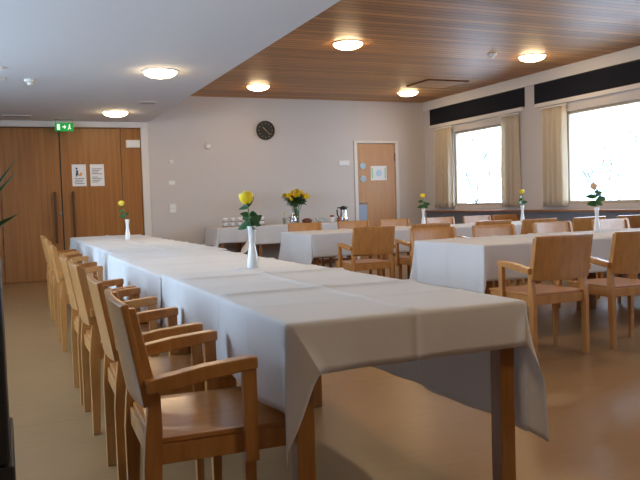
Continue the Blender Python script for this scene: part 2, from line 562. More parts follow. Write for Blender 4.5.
# ------------------------------------------------------------------ doors
d = struct(empty('door_1', (0.831, YB, 0)))      # double oak doors
MB().box(-0.87, 0.0, 0.005, -0.008, 0.045, 2.372).build('door_leaf', M['oak'], d, 0.003)
MB().box(0.012, 0.0, 0.005, 0.925, 0.045, 2.372).build('door_leaf', M['oak'], d, 0.003)
MB().box(-0.008, 0.012, 0.005, 0.012, 0.045, 2.372).build('door_gap_shade', M['black'], d)  # black strip stands in for the shade between the two leaves
MB().box(0.935, 0.0, 0.005, 1.25, 0.045, 2.372).build('side_panel', M['oak'], d, 0.003)
MB().box(-2.0, 0.0, 0.005, -0.88, 0.045, 2.372).build('side_panel', M['oak'], d, 0.003)
MB().box(-2.8, 0.0, 2.374, 1.256, 0.045, 2.396).build('head_rail', M['oak_dark'], d)
for x, z0, z1 in ((-0.105, 0.58, 1.385), (0.165, 0.66, 1.39)):
    hd = MB().box(x - 0.02, -0.055, z0, x + 0.02, -0.035, z1).box(x - 0.009, -0.036, z0 + 0.06, x + 0.009, 0, z0 + 0.1).box(x - 0.009, -0.036, z1 - 0.1, x + 0.009, 0, z1 - 0.06)
    hd.build('door_handle', M['bronze'], d, 0.004)
MB().lathe([(0.022, 0), (0.022, 0.012), (0.016, 0.016)], 16, T(-0.03, 0, 1.05, rx=PI / 2)).build('lock', M['steel'], d)

d = struct(empty('door_2', (6.407, YB + 0.02, 0)))   # single door in the corner
MB().box(-0.415, 0.0, 0.005, 0.372, 0.035, 2.155).build('door_leaf', M['alder'], d, 0.003)
fr = MB().box(-0.485, -0.035, 0, -0.419, 0.03, 2.16).box(0.376, -0.035, 0, 0.44, 0.03, 2.16).box(-0.485, -0.035, 2.16, 0.44, 0.03, 2.205)
fr.build('door_frame', M['white_paint'], d, 0.003)
hd = MB().lathe([(0.024, 0), (0.024, 0.01)], 16, T(-0.37, 0, 1.06, rx=PI / 2)).tube([(-0.37, 0, 1.06), (-0.37, -0.045, 1.06), (-0.35, -0.05, 1.06), (-0.25, -0.05, 1.06)], 0.009)
hd.build('door_handle', M['steel'], d)
MB().box(0.36, -0.012, 1.83, 0.388, 0.0, 1.98).build('hinge', M['oak_dark'], d)

# things on the doors and walls


def flat(name, x0, x1, z0, z1, y, m, label, cat, th=0.004, group=None):
    o = empty(name, ((x0 + x1) / 2, y, (z0 + z1) / 2))
    MB().box(-(x1 - x0) / 2, -th, -(z1 - z0) / 2, (x1 - x0) / 2, 0, (z1 - z0) / 2).build('sheet', m, o)
    tag(o, label, cat, group)
    return o


p1 = flat('notice', 0.998, 1.212, 1.47, 1.812, YB, M['paper'], 'white notice with a small figure drawing on the oak door', 'notice', group='notices on the oak door')
a = MB().lathe([(0.016, 0), (0.016, 0.001)], 12, T(-0.035, -0.004, 0.105, rx=PI / 2))
a.box(-0.045, -0.0055, 0.0, -0.012, -0.004, 0.08).box(-0.05, -0.0055, -0.02, -0.03, -0.004, 0.03)
a.build('figure', M['ink_blue'], p1)
MB().prism([(-0.02, -0.01), (0.035, -0.015), (0.05, 0.04), (0.02, 0.045)], -0.0055, -0.004, 'y').build('figure_shadow', M['ink_orange'], p1)
b = MB()
for k in range(4):
    b.box(-0.075 + 0.01 * (k % 2), -0.005, -0.055 - 0.027 * k, 0.078 - 0.014 * (k % 3), -0.004, -0.045 - 0.027 * k)
b.build('text_lines', M['ink'], p1)
p2 = flat('notice', 1.272, 1.488, 1.467, 1.812, YB, M['paper'], 'white notice with only lines of text on the oak door', 'notice', group='notices on the oak door')
b = MB()
for k in range(9):
    if k == 4: continue
    b.box(-0.078, -0.005, 0.095 - 0.026 * k, 0.075 - 0.03 * ((k * 7) % 3), -0.004, 0.105 - 0.026 * k)
b.build('text_lines', M['ink'], p2)

o = empty('emergency_light', (1.955, YB, 2.135))
MB().box(-0.112, -0.05, -0.062, 0.112, 0, 0.062).build('housing', M['plastic_white'], o, 0.008)
MB().box(-0.095, -0.054, -0.045, 0.095, -0.049, 0.045).build('cover', M['porcelain'], o, 0.003)
tag(o, 'small white rectangular box high on the oak side panel', 'wall box')

# exit sign hung in front of the doors
o = empty('exit_sign', (0.897, 12.02, 2.372))
MB().box(-0.135, -0.014, -0.066, 0.135, 0.014, 0.062).build('panel', M['exit_green'], o, 0.004)
MB().box(-0.125, -0.012, 0.062, -0.115, 0.012, 0.113).box(0.115, -0.012, 0.062, 0.125, 0.012, 0.113).box(-0.13, -0.012, 0.103, 0.13, 0.012, 0.113).build('bracket', M['steel'], o)
a = MB()
a.box(-0.105, -0.0165, -0.045, -0.062, -0.014, 0.042)                          # doorway
a.prism([(-0.028, -0.008), (0.0, 0.0 - 0.008), (0.0, -0.034), (0.03, 0.0), (0.0, 0.034), (0.0, 0.01), (-0.028, 0.01)], -0.0165, -0.014, 'y')  # arrow
a.lathe([(0.011, 0), (0.011, 0.0025)], 12, T(0.078, -0.014, 0.032, rx=PI / 2))  # running figure
a.prism([(0.06, -0.005), (0.07, 0.02), (0.09, 0.018), (0.086, -0.012), (0.1, -0.028), (0.092, -0.036), (0.076, -0.018), (0.06, -0.045), (0.05, -0.04), (0.066, -0.012)], -0.0165, -0.014, 'y')
a.build('pictograms', M['exit_white'], o)
tag(o, 'green exit sign hanging from the ceiling before the oak doors', 'exit sign')

# clock
o = empty('wall_clock', (4.225, YB, 2.375))
MB().lathe([(0.158, 0.0), (0.165, 0.01), (0.165, 0.04), (0.155, 0.05), (0.148, 0.045), (0.148, 0.03)], 40, T(rx=PI / 2), cap=False).build('rim', M['black'], o)
MB().lathe([(0.150, 0.0), (0.150, 0.030)], 40, T(rx=PI / 2)).build('dial', M['clock_face'], o)
for k in range(12):
    MB().box(-0.004, -0.033, 0.112, 0.004, -0.0302, 0.135, T(ry=2 * PI * k / 12)).build('hour_mark', M['brass'], o)
MB().box(-0.006, -0.037, -0.015, 0.006, -0.034, 0.075, T(ry=-0.75)).build('hour_hand', M['brass'], o)
MB().box(-0.004, -0.041, -0.02, 0.004, -0.038, 0.11, T(ry=2.35)).build('minute_hand', M['brass'], o)
tag(o, 'round black wall clock on the pale wall', 'clock')

o = empty('thermostat', (2.565, YB, 1.84))
MB().box(-0.04, -0.02, -0.035, 0.04, 0, 0.035).build('cover', M['plastic_white'], o, 0.006)
MB().lathe([(0.022, 0), (0.02, 0.01)], 20, T(0, -0.02, 0, rx=PI / 2)).build('dial', M['porcelain'], o)
tag(o, 'faint white wall control, top of three beside the door casing', 'wall control')
o = empty('light_switch', (2.565, YB, 1.495))
MB().box(-0.055, -0.012, -0.035, 0.055, 0, 0.035).build('plate', M['plastic_white'], o, 0.004)
MB().box(-0.04, -0.02, -0.022, -0.003, -0.011, 0.022).build('rocker', M['porcelain'], o, 0.003)
MB().box(0.003, -0.02, -0.022, 0.04, -0.011, 0.022).build('rocker', M['porcelain'], o, 0.003)
tag(o, 'white switch plate, middle of three beside the door casing', 'light switch')
o = empty('light_switch', (2.56, YB, 1.07))
MB().box(-0.06, -0.014, -0.08, 0.06, 0, 0.08).build('plate', M['plastic_white'], o, 0.004)
MB().box(-0.04, -0.022, 0.008, 0.04, -0.013, 0.062).build('rocker', M['porcelain'], o, 0.003)
MB().box(-0.04, -0.022, -0.062, 0.04, -0.013, -0.008).build('rocker', M['porcelain'], o, 0.003)
tag(o, 'tall white double switch plate, lowest of three beside the door casing', 'light switch')
o = empty('wall_sensor', (3.2, YB, 2.105))
MB().lathe([(0.06, 0), (0.06, 0.012), (0.045, 0.03), (0.0, 0.034)], 24, T(rx=PI / 2)).build('cover', M['plastic_white'], o)
MB().lathe([(0.012, 0), (0.008, 0.006)], 12, T(0, -0.033, 0, rx=PI / 2)).build('lens', M['porcelain'], o)
tag(o, 'round white sensor on the wall between door and clock', 'sensor')
o = empty('wall_sign', (5.72, YB, 1.80))
MB().box(-0.11, -0.012, -0.045, 0.11, 0, 0.045).build('plate', M['plastic_white'], o, 0.004)
MB().box(-0.095, -0.015, -0.03, 0.095, -0.0115, 0.03).build('insert', M['porcelain'], o)
tag(o, 'small white sign plate on the wall left of the small door', 'sign')

for z, lab in ((1.745, 'upper of two round pale discs on the small wooden door'), (1.505, 'lower of two round pale discs on the small wooden door')):
    o = empty('door_disc', (6.105, YB + 0.02, z))
    MB().lathe([(0.062, 0), (0.062, 0.008), (0.052, 0.014)], 28, T(rx=PI / 2), cap=False).build('ring', M['white_paint'], o)
    MB().lathe([(0.056, 0), (0.056, 0.010)], 28, T(rx=PI / 2)).build('disc', M['sticker'], o)
    tag(o, lab, 'sticker', 'round discs on the small door')
o = flat('certificate', 6.27, 6.60, 1.475, 1.742, YB + 0.02, M['paper'], 'white landscape sheet with a round emblem on the small door', 'notice')
MB().lathe([(0.06, 0), (0.06, 0.001)], 24, T(0, -0.004, 0, rx=PI / 2)).build('emblem', M['sticker'], o)
for q in (-0.135, 0.135):
    MB().box(q - 0.015, -0.005, -0.10, q + 0.015, -0.004, 0.10).build('border_strip', M['ink_green'], o)
flat('paper_sheet', 6.00, 6.17, 0.74, 1.03, YB + 0.02, M['blue_sheet'], 'plain pale blue sheet low on the small door under its handle', 'notice')


# ------------------------------------------------------------------ ceiling things
def make_lamp():
    o = empty('ceiling_lamp', (0, 0, 0))
    MB().lathe([(0.178, 0.0), (0.182, -0.006), (0.178, -0.012), (0.168, -0.012), (0.168, 0.0)], 40, cap=False).build('rim', M['plastic_white'], o)
    n = 9
    MB().lathe([(0.168 * math.cos(i * PI / 2 / n) + 0.0001, -0.008 - 0.064 * math.sin(i * PI / 2 / n)) for i in range(n + 1)], 40, cap=False).build('shade', M['lamp'], o)
    return o


lamp0 = make_lamp()
LAMPS = [(1.53, 7.66, ZW, 'nearer of the two round lamps on the white ceiling'), (1.53, 11.0, ZW, 'round lamp on the white ceiling closest to the oak doors'),
         (3.757, 7.85, ZC, 'round lamp on the wood ceiling, nearest the white ceiling edge'), (3.71, 11.02, ZC, 'round lamp on the wood ceiling above the wall clock'),
         (6.476, 7.94, ZC, 'round lamp on the wood ceiling nearest the right window'), (6.42, 11.1, ZC, 'round lamp on the wood ceiling beside the ceiling hatch'),
         (1.53, 4.3, ZW, 'round lamp on the white ceiling above the long table row'), (3.75, 4.6, ZC, 'round lamp on the wood ceiling over the aisle'), (6.45, 4.6, ZC, 'round lamp on the wood ceiling over the right tables'),
         (1.53, 0.9, ZW, 'round lamp on the white ceiling near the camera'), (3.75, 1.2, ZC, 'round lamp on the wood ceiling beside the camera'), (6.45, 1.2, ZC, 'round lamp on the wood ceiling near the front right')]
for i, (x, y, z, lab) in enumerate(LAMPS):
    o = lamp0 if i == 0 else copy_tree(lamp0)
    o.location = (x, y, z)
    tag(o, lab, 'ceiling lamp', 'round ceiling lamps')


def detector(x, y, z, r, label, name='smoke_detector', cat='detector', m='plastic_white'):
    o = empty(name, (x, y, z))
    MB().lathe([(r, 0), (r, -0.018), (r * 0.8, -0.03)], 24).build('base', M[m], o)
    MB().lathe([(r * 0.55, -0.03), (r * 0.5, -0.055), (r * 0.3, -0.06)], 24).build('sensor_head', M[m], o)
    tag(o, label, cat)


detector(0.31, 8.45, ZW, 0.06, 'small smoke detector on the white ceiling, right of the twin fittings')
detector(5.83, 7.92, ZC, 0.06, 'small smoke detector on the wood ceiling')
for y, lab in ((7.80, 'nearer small round fitting on the white ceiling at the left edge'), (8.42, 'farther small round fitting on the white ceiling at the left edge')):
    o = empty('ceiling_fitting', (0.01, y, ZW))
    MB().lathe([(0.06, 0), (0.062, -0.012), (0.03, -0.02)], 24).build('ring', M['plastic_white'], o)
    MB().lathe([(0.026, -0.018), (0.02, -0.035)], 16).build('nozzle', M['plastic_white'], o)
    tag(o, lab, 'ceiling fitting', 'small round fittings')


def vent(x, y, z, w, l, label):
    o = empty('ceiling_vent', (x, y, z))
    MB().box(-w / 2, -l / 2, -0.012, w / 2, l / 2, 0).build('frame', M['white_paint'], o, 0.003)
    s = MB()
    n = 5
    for k in range(n):
        yy = -l / 2 + l * (k + 0.5) / n
        s.box(-w / 2 + 0.015, yy - 0.006, -0.017, w / 2 - 0.015, yy + 0.006, -0.011)
    s.build('slats', M['steel'], o)
    tag(o, label, 'vent')


vent(0.22, 11.62, ZW, 0.40, 0.14, 'long narrow vent on the white ceiling near the left edge')
vent(1.80, 9.92, ZW, 0.22, 0.12, 'small vent on the white ceiling near the wood ceiling edge')
o = empty('ceiling_hatch', (6.42, 10.17, ZC))
MB().box(-0.36, -0.32, -0.018, 0.36, 0.32, 0).build('panel', M['boards'], o, 0.003)
MB().box(-0.375, -0.335, -0.024, 0.375, -0.318, 0).box(-0.375, 0.318, -0.024, 0.375, 0.335, 0).box(-0.375, -0.318, -0.024, -0.358, 0.318, 0).box(0.358, -0.318, -0.024, 0.375, 0.318, 0).build('frame', M['oak_dark'], o)
tag(o, 'square wooden hatch in the wood ceiling', 'hatch')


# ------------------------------------------------------------------ tables and cloths
TZ = 0.735


def make_table(x0, x1, y0, y1, label, group, ins=0.035):
    cx, cy = (x0 + x1) / 2, (y0 + y1) / 2
    t = empty('dining_table', (cx, cy, 0))
    w, l = (x1 - x0) / 2, (y1 - y0) / 2
    MB().box(-w, -l, TZ - 0.028, w, l, TZ).build('tabletop', M['table_wood'], t, 0.003)
    a = 0.02
    i2 = ins + 0.012
    MB().box(-w + i2, -l + i2, TZ - 0.10, w - i2, -l + i2 + a, TZ - 0.028).box(-w + i2, l - i2 - a, TZ - 0.10, w - i2, l - i2, TZ - 0.028) \
        .box(-w + i2, -l + i2 + a, TZ - 0.10, -w + i2 + a, l - i2 - a, TZ - 0.028).box(w - i2 - a, -l + i2 + a, TZ - 0.10, w - i2, l - i2 - a, TZ - 0.028).build('apron', M['table_wood'], t)
    for sx in (-1, 1):
        for sy in (-1, 1):
            px, py = sx * (w - ins - 0.028), sy * (l - ins - 0.028)
            MB().box(px - 0.028, py - 0.028, 0, px + 0.028, py + 0.028, TZ - 0.028).build('leg', M['table_wood'], t, 0.003)
    tag(t, label, 'table', group)
    return t


def make_cloth(x0, x1, y0, y1, z, dl, dr, dn, df, label, group, seed=1, crease=0.34, corner=1.3, tip=0.32, left=None):
    """cloth over a rectangle with hanging lengths left, right, near, far"""
    rnd = random.Random(seed)
    W, L = x1 - x0, y1 - y0
    rho = 0.012
    ph = [rnd.uniform(0, 6.28) for _ in range(12)]

    def samples(a, b, lo, hi, cr):
        pts = set()
        n = max(2, int((b - a) / 0.045))
        for i in range(n + 1): pts.add(round(a + (b - a) * i / n, 4))
        for d, s, e in ((lo, a, -1), (hi, b, 1)):
            if d > 0:
                for u in (0.004, 0.009, 0.015, 0.022): pts.add(round(s + e * u, 4))
                m = max(3, int(d / 0.022))
                for i in range(1, m + 1): pts.add(round(s + e * d * i / m, 4))
        for c in cr:
            for q in (-0.03, -0.016, -0.007, 0, 0.007, 0.016, 0.03): pts.add(round(c + q, 4))
        pts = sorted(p for p in pts if a - lo - 1e-6 <= p <= b + hi + 1e-6)
        out = [pts[0]]
        for p in pts[1:]:
            if p - out[-1] > 0.002: out.append(p)
        return out
    nx = 2
    crx = [x0 + W * 0.5] if W < L else [x0 + k * crease for k in range(1, int(W / crease) + 1)]
    cry = [y0 + k * crease for k in range(1, int(L / crease) + 1)] if W < L else [y0 + L * 0.5]
    xs, ys = samples(x0, x1, dl, dr, crx), samples(y0, y1, dn, df, cry)

    def arc(u):
        a = min(u / rho, PI / 2)
        return rho * math.sin(a), rho * (1 - math.cos(a)) + max(0.0, u - rho * PI / 2)

    def ridge(p, cr, k):
        s = 0
        for i, c in enumerate(cr):
            s += (0.0078 + 0.0040 * math.sin(3.1 * i + ph[k])) * math.exp(-abs(p - c) / 0.018) * (1 if i % 2 else 0.75)
        return s

    def P(x, y):
        ax = x0 - x if x < x0 else (x - x1 if x > x1 else 0)
        ay = y0 - y if y < y0 else (y - y1 if y > y1 else 0)
        sx = -1 if x < x0 else 1
        sy = -1 if y < y0 else 1
        bx, by = min(max(x, x0), x1), min(max(y, y0), y1)
        cr = ridge(x, crx, 0) + ridge(y, cry, 1)
        if ax == 0 and ay == 0:
            e = min(1, min(x - x0 + 0.001, x1 - x, y - y0 + 0.001, y1 - y) / 0.05) if True else 1
            return (x, y, z + max(cr, -0.002) + 0.0012 * (1 + math.sin(5 * x + ph[2]) * math.sin(4.3 * y + ph[3])) * max(0, e))
        r = math.hypot(ax, ay)
        h, dz = arc(r)
        th = math.atan2(ay, ax)
        k = math.sin(2 * th) ** 2 if (ax and ay) else 0.0
        along = y if ax and not ay else x
        wav = (0.010 * math.sin(along * 11 + ph[4]) + 0.006 * math.sin(along * 23 + ph[5])) if not (ax and ay) else 0.0
        q = min(1, r / 0.25)
        tp, cn = left[:2] if (left and sx < 0) else (tip, corner)
        out = h + r * (0.02 + tp * k * (r / 0.42) ** 0.8) + (wav * q * q) + cr * 0.6
        dz2 = dz * (1 + (cn - 1) * k)
        skew = 0.0
        if left and sx < 0 and y < y0:                # the heavy corner pulls the end hem sideways
            skew = left[2] * min(1, ay / max(dn, 0.01)) * max(0.0, 1 - ax / 0.2)
        elif left and y < y0 and x < x0 + 0.24:
            skew = left[2] * min(1, ay / max(dn, 0.01)) * (1 - (x - x0) / 0.24)
        return (bx + sx * out * math.cos(th) + skew, by + sy * (out * (left[3] if left and sx < 0 and ax and ay else 1)) * math.sin(th) - skew * 0.25, z - dz2)
    v = [P(x, y) for y in ys for x in xs]
    n = len(xs)
    f = [(j * n + i, j * n + i + 1, (j + 1) * n + i + 1, (j + 1) * n + i) for j in range(len(ys) - 1) for i in range(n - 1)]
    cx, cy = (x0 + x1) / 2, (y0 + y1) / 2
    v = [(a - cx, b - cy, c - z) for a, b, c in v]
    o = MB().add(v, f, True).build('tablecloth', M['cloth'], None, solid=0.0015)
    o.location = (cx, cy, z)
    tag(o, label, 'tablecloth', group)
    return o


# long row in front of the camera
G_ROW, G_CL = 'tables of the long left row', 'white tablecloths'
make_table(0.73, 1.52, 1.95, 3.66, 'nearest table of the long left row, its brown legs showing', G_ROW, 0.012)
make_table(0.73, 1.525, 3.69, 5.70, 'second table of the long left row from the camera', G_ROW, 0.10)
make_table(0.78, 1.62, 5.84, 8.12, 'third table of the long left row, behind the second table', G_ROW)
make_table(0.79, 1.62, 8.14, 10.05, 'farthest table of the long left row, closest to the oak doors', G_ROW)
make_cloth(0.717, 1.525, 1.94, 3.74, TZ + 0.016, 0.27, 0.44, 0.155, 0.011, 'white tablecloth nearest the camera with a long hanging right corner', G_CL, 1, 0.345, 1.06, 0.30, (0.04, 1.5, 0.085, 1.0))
make_cloth(0.714, 1.54, 3.70, 5.80, TZ + 0.007, 0.26, 0.30, 0.0, 0.02, 'white tablecloth second from the camera, beside the middle bud vase', G_CL, 2)
make_cloth(0.77, 1.635, 5.83, 10.06, TZ + 0.003, 0.275, 0.30, 0.02, 0.25, 'long white tablecloth at the far end of the left row', G_CL, 3)

# two rows at the right
G_R = 'tables on the right'
make_table(3.245, 5.02, 4.545, 5.50, 'right-hand front table whose end is draped to the knees', G_R)
make_table(5.03, 6.80, 4.545, 5.50, 'right-hand front table nearest the right edge', G_R)
make_cloth(3.23, 6.81, 4.53, 5.515, TZ + 0.004, 0.37, 0.28, 0.275, 0.27, 'white tablecloth of the front right row, bluish end facing left', G_CL, 4, 0.4, 1.0, 0.16)
make_table(3.185, 5.0, 7.735, 8.66, 'second-row table on the right with its end behind the near cloth', G_R)
make_table(5.01, 6.82, 7.735, 8.66, 'second-row table on the right standing closest to the windows', G_R)
make_cloth(3.17, 6.83, 7.72, 8.675, TZ + 0.004, 0.40, 0.25, 0.275, 0.27, 'white tablecloth of the second right row, behind the wooden chairs', G_CL, 5, 0.4, 1.0, 0.16)

# buffet tables against the back wall
G_B = 'buffet tables by the back wall'
make_table(3.10, 3.70, 11.42, 12.15, 'small buffet table by the back wall, under the left of the cups', G_B)
make_table(3.74, 5.58, 11.42, 12.15, 'long buffet table by the back wall under the flower bouquet', G_B)
make_cloth(3.09, 3.71, 11.41, 12.16, TZ + 0.003, 0.30, 0.0, 0.25, 0.0, 'white cloth on the small buffet table by the back wall', G_CL, 6, 5.0, 1.15, 0.45)
make_cloth(3.66, 5.59, 11.40, 12.17, TZ + 0.0065, 0.24, 0.25, 0.30, 0.0, 'white cloth with a pointed hanging corner on the long buffet table', G_CL, 7, 5.0, 1.15, 0.3, (1.25, 1.15, 0.0, 0.7))


# ------------------------------------------------------------------ chairs
def make_chair():
    """armchair facing +y, origin on the floor under the seat"""
    c = empty('armchair')
    W = 0.240                                            # half width over the rear posts
    rear = [(-0.262, 0.0), (-0.228, 0.0), (-0.213, 0.36), (-0.208, 0.47), (-0.210, 0.56), (-0.226, 0.61), (-0.268, 0.812), (-0.287, 0.812), (-0.250, 0.60), (-0.246, 0.53), (-0.256, 0.45), (-0.263, 0.36)]
    for s in (-1, 1):
        x0, x1 = sorted((s * W, s * (W - 0.032)))
        MB().prism(rear, x0, x1).build('rear_leg', M['beech'], c, 0.003)
        x0, x1 = sorted((s * (W - 0.004), s * (W - 0.040)))
        fl = MB()
        fl.add([(x0, 0.025, 0.42), (x1, 0.025, 0.42), (x1, 0.063, 0.42), (x0, 0.063, 0.42),
                (x0 + 0.004, 0.030, 0), (x1 - 0.004, 0.030, 0), (x1 - 0.004, 0.057, 0), (x0 + 0.004, 0.057, 0)],
               [(0, 1, 2, 3), (7, 6, 5, 4), (0, 4, 5, 1), (1, 5, 6, 2), (2, 6, 7, 3), (3, 7, 4, 0)])
        fl.build('front_leg', M['beech'], c, 0.003)
        x0, x1 = sorted((s * (W + 0.028), s * (W - 0.003)))
        MB().box(x0, 0.022, 0.345, x1, 0.062, 0.622).build('arm_post', M['beech'], c, 0.003)
        x0, x1 = sorted((s * (W + 0.032), s * (W - 0.014)))
        MB().prism([(-0.250, 0.575), (0.066, 0.616), (0.066, 0.648), (0.046, 0.650), (-0.09, 0.638), (-0.255, 0.612)], x0, x1).build('armrest', M['beech'], c, 0.004)
    # seat frame
    fr = MB().box(-W + 0.032, -0.245, 0.365, W - 0.032, -0.222, 0.425)
    for s in (-1, 1):
        x0, x1 = sorted((s * (W - 0.004), s * (W - 0.028)))
        fr.box(x0, -0.215, 0.365, x1, 0.195, 0.425)
    fr.box(-W + 0.028, 0.172, 0.365, W - 0.028, 0.195, 0.425)
    fr.build('seat_frame', M['beech'], c, 0.003)

    def seat(u, v):
        x = (W - 0.002) * (2 * u - 1)
        y = -0.235 + 0.445 * v
        dip = 0.010 * (1 - (2 * u - 1) ** 2) * math.sin(PI * min(1, v * 1.1))
        return (x, y, 0.434 - dip)
    MB().grid(10, 10, seat).build('seat', M['beech_seat'], c, solid=0.016, bevel=0.003)

    def back(u, v):
        q = 2 * u - 1
        x = (W + 0.001) * q
        z = 0.535 + 0.288 * v - 0.012 * (1 - q * q) * (1 - v)
        y = -0.238 - (z - 0.5) * 0.175 - 0.014 * (1 - q * q) - 0.002
        return (x, y, z)
    MB().grid(14, 8, back).build('backrest', M['beech'], c, solid=0.022, bevel=0.003)
    return c


chair0 = make_chair()
used = [False]


def chair(x, y, rz, label, group):
    o = copy_tree(chair0) if used[0] else chair0
    used[0] = True
    o.location = (x, y, 0); o.rotation_euler = (0, 0, rz)
    tag(o, label, 'armchair', group)
    return o


LROW = 'armchairs along the left side of the long row'
for y, dx, rz, lab in [(2.29, 0.0, -0.03, 'pale wooden armchair nearest the camera at the long row'),
                       (2.98, 0.012, -0.03, 'second armchair from the camera at the long left row'),
                       (3.92, 0.012, 0.0, 'third armchair from the camera at the long left row'),
                       (4.52, 0.008, 0.0, 'fourth armchair from the camera at the long left row'),
                       (6.22, 0.03, -0.02, 'fifth armchair from the camera at the long left row'),
                       (7.62, 0.05, 0.02, 'sixth armchair from the camera at the long left row'),
                       (8.65, 0.07, 0.0, 'farthest armchair of the long left row, next to the oak doors')]:
    chair(0.592 + dx, y, -PI / 2 + rz, lab, LROW)
DN = 'armchairs at the near side of the front right table'
chair(3.395, 4.17, 0.02, 'large wooden armchair seen from behind, left of the two at the front right table', DN)
chair(4.10, 4.17, -0.03, 'wooden armchair seen from behind, cut off by the right picture edge', DN)
FN = 'armchairs at the far side of the front right table'
for x, y, lab in [(3.67, 5.66, 'armchair facing us behind the front right cloth, leftmost of its side'),
                  (4.34, 5.64, 'armchair facing us behind the front right cloth, second from the left'),
                  (5.10, 5.70, 'armchair facing us behind the front right cloth, third, left of the peach rose'),
                  (5.87, 5.70, 'armchair facing us behind the peach rose on the front right table')]:
    chair(x, y, PI, lab, FN)
EN = 'armchairs at the near side of the second right table'
for x, y, lab in [(3.56, 7.22, 'armchair seen from behind at the left end of the second right table'),
                  (4.33, 7.34, 'armchair seen from behind, second from left at the second right table'),
                  (5.18, 7.36, 'armchair seen from behind, third from left at the second right table'),
                  (5.76, 7.26, 'armchair seen from behind, fourth, in front of the pillar rose vase'),
                  (6.36, 7.10, 'dark-backed armchair just left of the peach rose under the right window'),
                  (7.0, 7.06, 'dark-backed armchair at the right end under the right window')]:
    chair(x, y, 0.0, lab, EN)
GN = 'armchairs at the far side of the second right table'
for x, y, lab in [(3.73, 9.02, 'armchair facing us before the bouquet at the far side of the second right table'),
                  (4.46, 9.02, 'armchair facing us in front of the steel coffee pot'),
                  (5.12, 9.04, 'armchair facing us in front of the small wooden door'),
                  (5.85, 9.0, 'pale armchair facing us below the curtain next to the corner'),
                  (6.47, 8.96, 'pale armchair facing us under the middle of the far window'),
                  (7.06, 9.06, 'pale armchair facing us by the wall pillar, behind a yellow rose')]:
    chair(x, y, PI, lab, GN)


# ------------------------------------------------------------------ vases and roses
def leaf(mb, base, direction, length, width, droop=0.3, roll=0.0):
    d = Vector(direction).normalized()
    side = d.cross(Vector((0, 0, 1)))
    if side.length < 0.1: side = Vector((1, 0, 0))
    side.normalize()
    nrm = side.cross(d).normalized()
    side = (side * math.cos(roll) + nrm * math.sin(roll)).normalized()
    nrm = side.cross(d).normalized()
    b = Vector(base)

    def fn(u, v):
        t = v
        w = width * (math.sin(PI * min(1, t ** 0.75)) ** 0.9) * 0.5 + 0.0005
        q = 2 * u - 1
        p = b + d * length * t + side * w * q + nrm * (-abs(q) * w * -0.35) - Vector((0, 0, 1)) * droop * length * t * t
        return tuple(p)
    mb.grid(4, 8, fn)


def rose_flower(mb, c, r, tilt=(0, 0, 1), seed=0):
    rnd = random.Random(seed)
    z = Vector(tilt).normalized()
    q = Vector((0, 0, 1)).rotation_difference(z).to_matrix().to_4x4()
    base = Matrix.Translation(c) @ q
    for ring, (n, rr, hh, open_) in enumerate([(3, 0.45, 1.5, 0.05), (5, 0.72, 1.42, 0.12), (6, 0.98, 1.2, 0.30)]):
        for k in range(n):
            a0 = 2 * PI * k / n + ring * 0.7 + rnd.uniform(-.1, .1)
            span = 2 * PI / n * 1.35

            def fn(u, v, a0=a0, rr=rr, hh=hh, open_=open_, span=span):
                a = a0 + span * (u - 0.5) * (1 - 0.15 * v)
                rad = r * rr * (0.30 + 0.70 * math.sin(PI * (0.04 + 0.62 * v) / 0.9)) * (1 + open_ * v ** 4)
                zz = r * hh * 1.3 * v * (1 - 0.22 * (2 * u - 1) ** 2) - r * 0.1 * open_ * v * v * v
                return (rad * math.cos(a), rad * math.sin(a), zz)
            mb.grid(6, 6, fn, True, base)


def bud_vase(x, y, z, label):
    v = empty('bud_vase', (x, y, z))
    prof = [(0.0005, 0.004), (0.026, 0.0), (0.030, 0.006), (0.0305, 0.03), (0.028, 0.06), (0.022, 0.095), (0.017, 0.125), (0.0155, 0.145), (0.017, 0.17), (0.021, 0.20), (0.0245, 0.226),
            (0.0225, 0.226), (0.019, 0.20), (0.0145, 0.17), (0.013, 0.145), (0.0145, 0.125), (0.0005, 0.10)]
    MB().lathe(prof, 28, cap=False).build('vase_body', M['porcelain'], v)
    MB().lathe([(0.0235, 0.222), (0.0262, 0.226), (0.0235, 0.230), (0.0215, 0.226), (0.0235, 0.222)], 28, cap=False).build('rim', M['porcelain'], v)
    tag(v, label, 'vase', 'white bud vases on the tables')
    return v


def rose(x, y, z, petal, h, lean, leaves, label, size=0.030, seed=0, az=0.0):
    r = empty('rose', (x, y, z + 0.128), az)
    ht = h - 0.128
    top = Vector((lean, 0, ht))
    pts = [(0, 0, 0), (lean * 0.15, 0, ht * 0.35), (lean * 0.5, 0, ht * 0.7), tuple(top)]
    MB().tube(pts, [0.0035, 0.003, 0.003, 0.003], 7).build('stem', M['stem'], r)
    f = MB()
    rose_flower(f, top - Vector((0, 0, 0.004)), size, (lean * 1.2, 0.05, 0.25), seed)
    f.build('flower', petal, r)
    s = MB()
    for k in range(5):
        a = 2 * PI * k / 5
        leaf(s, tuple(top - Vector((0, 0, 0.004))), (math.cos(a), math.sin(a), 0.25), 0.026, 0.009, 0.5)
    s.build('sepals', M['leaf'], r)
    for (t, a, el, L, w, dr) in leaves:
        b = Vector((lean * t * t, 0, ht * t))
        lf = MB()
        dv = (math.cos(a) * math.cos(el), math.sin(a) * math.cos(el), math.sin(el))
        leaf(lf, tuple(b), dv, L * 0.9, w, dr, 0.95)
        lf.build('leaf', M['leaf'], r)
    tag(r, label, 'rose', 'single roses in bud vases')
    return r


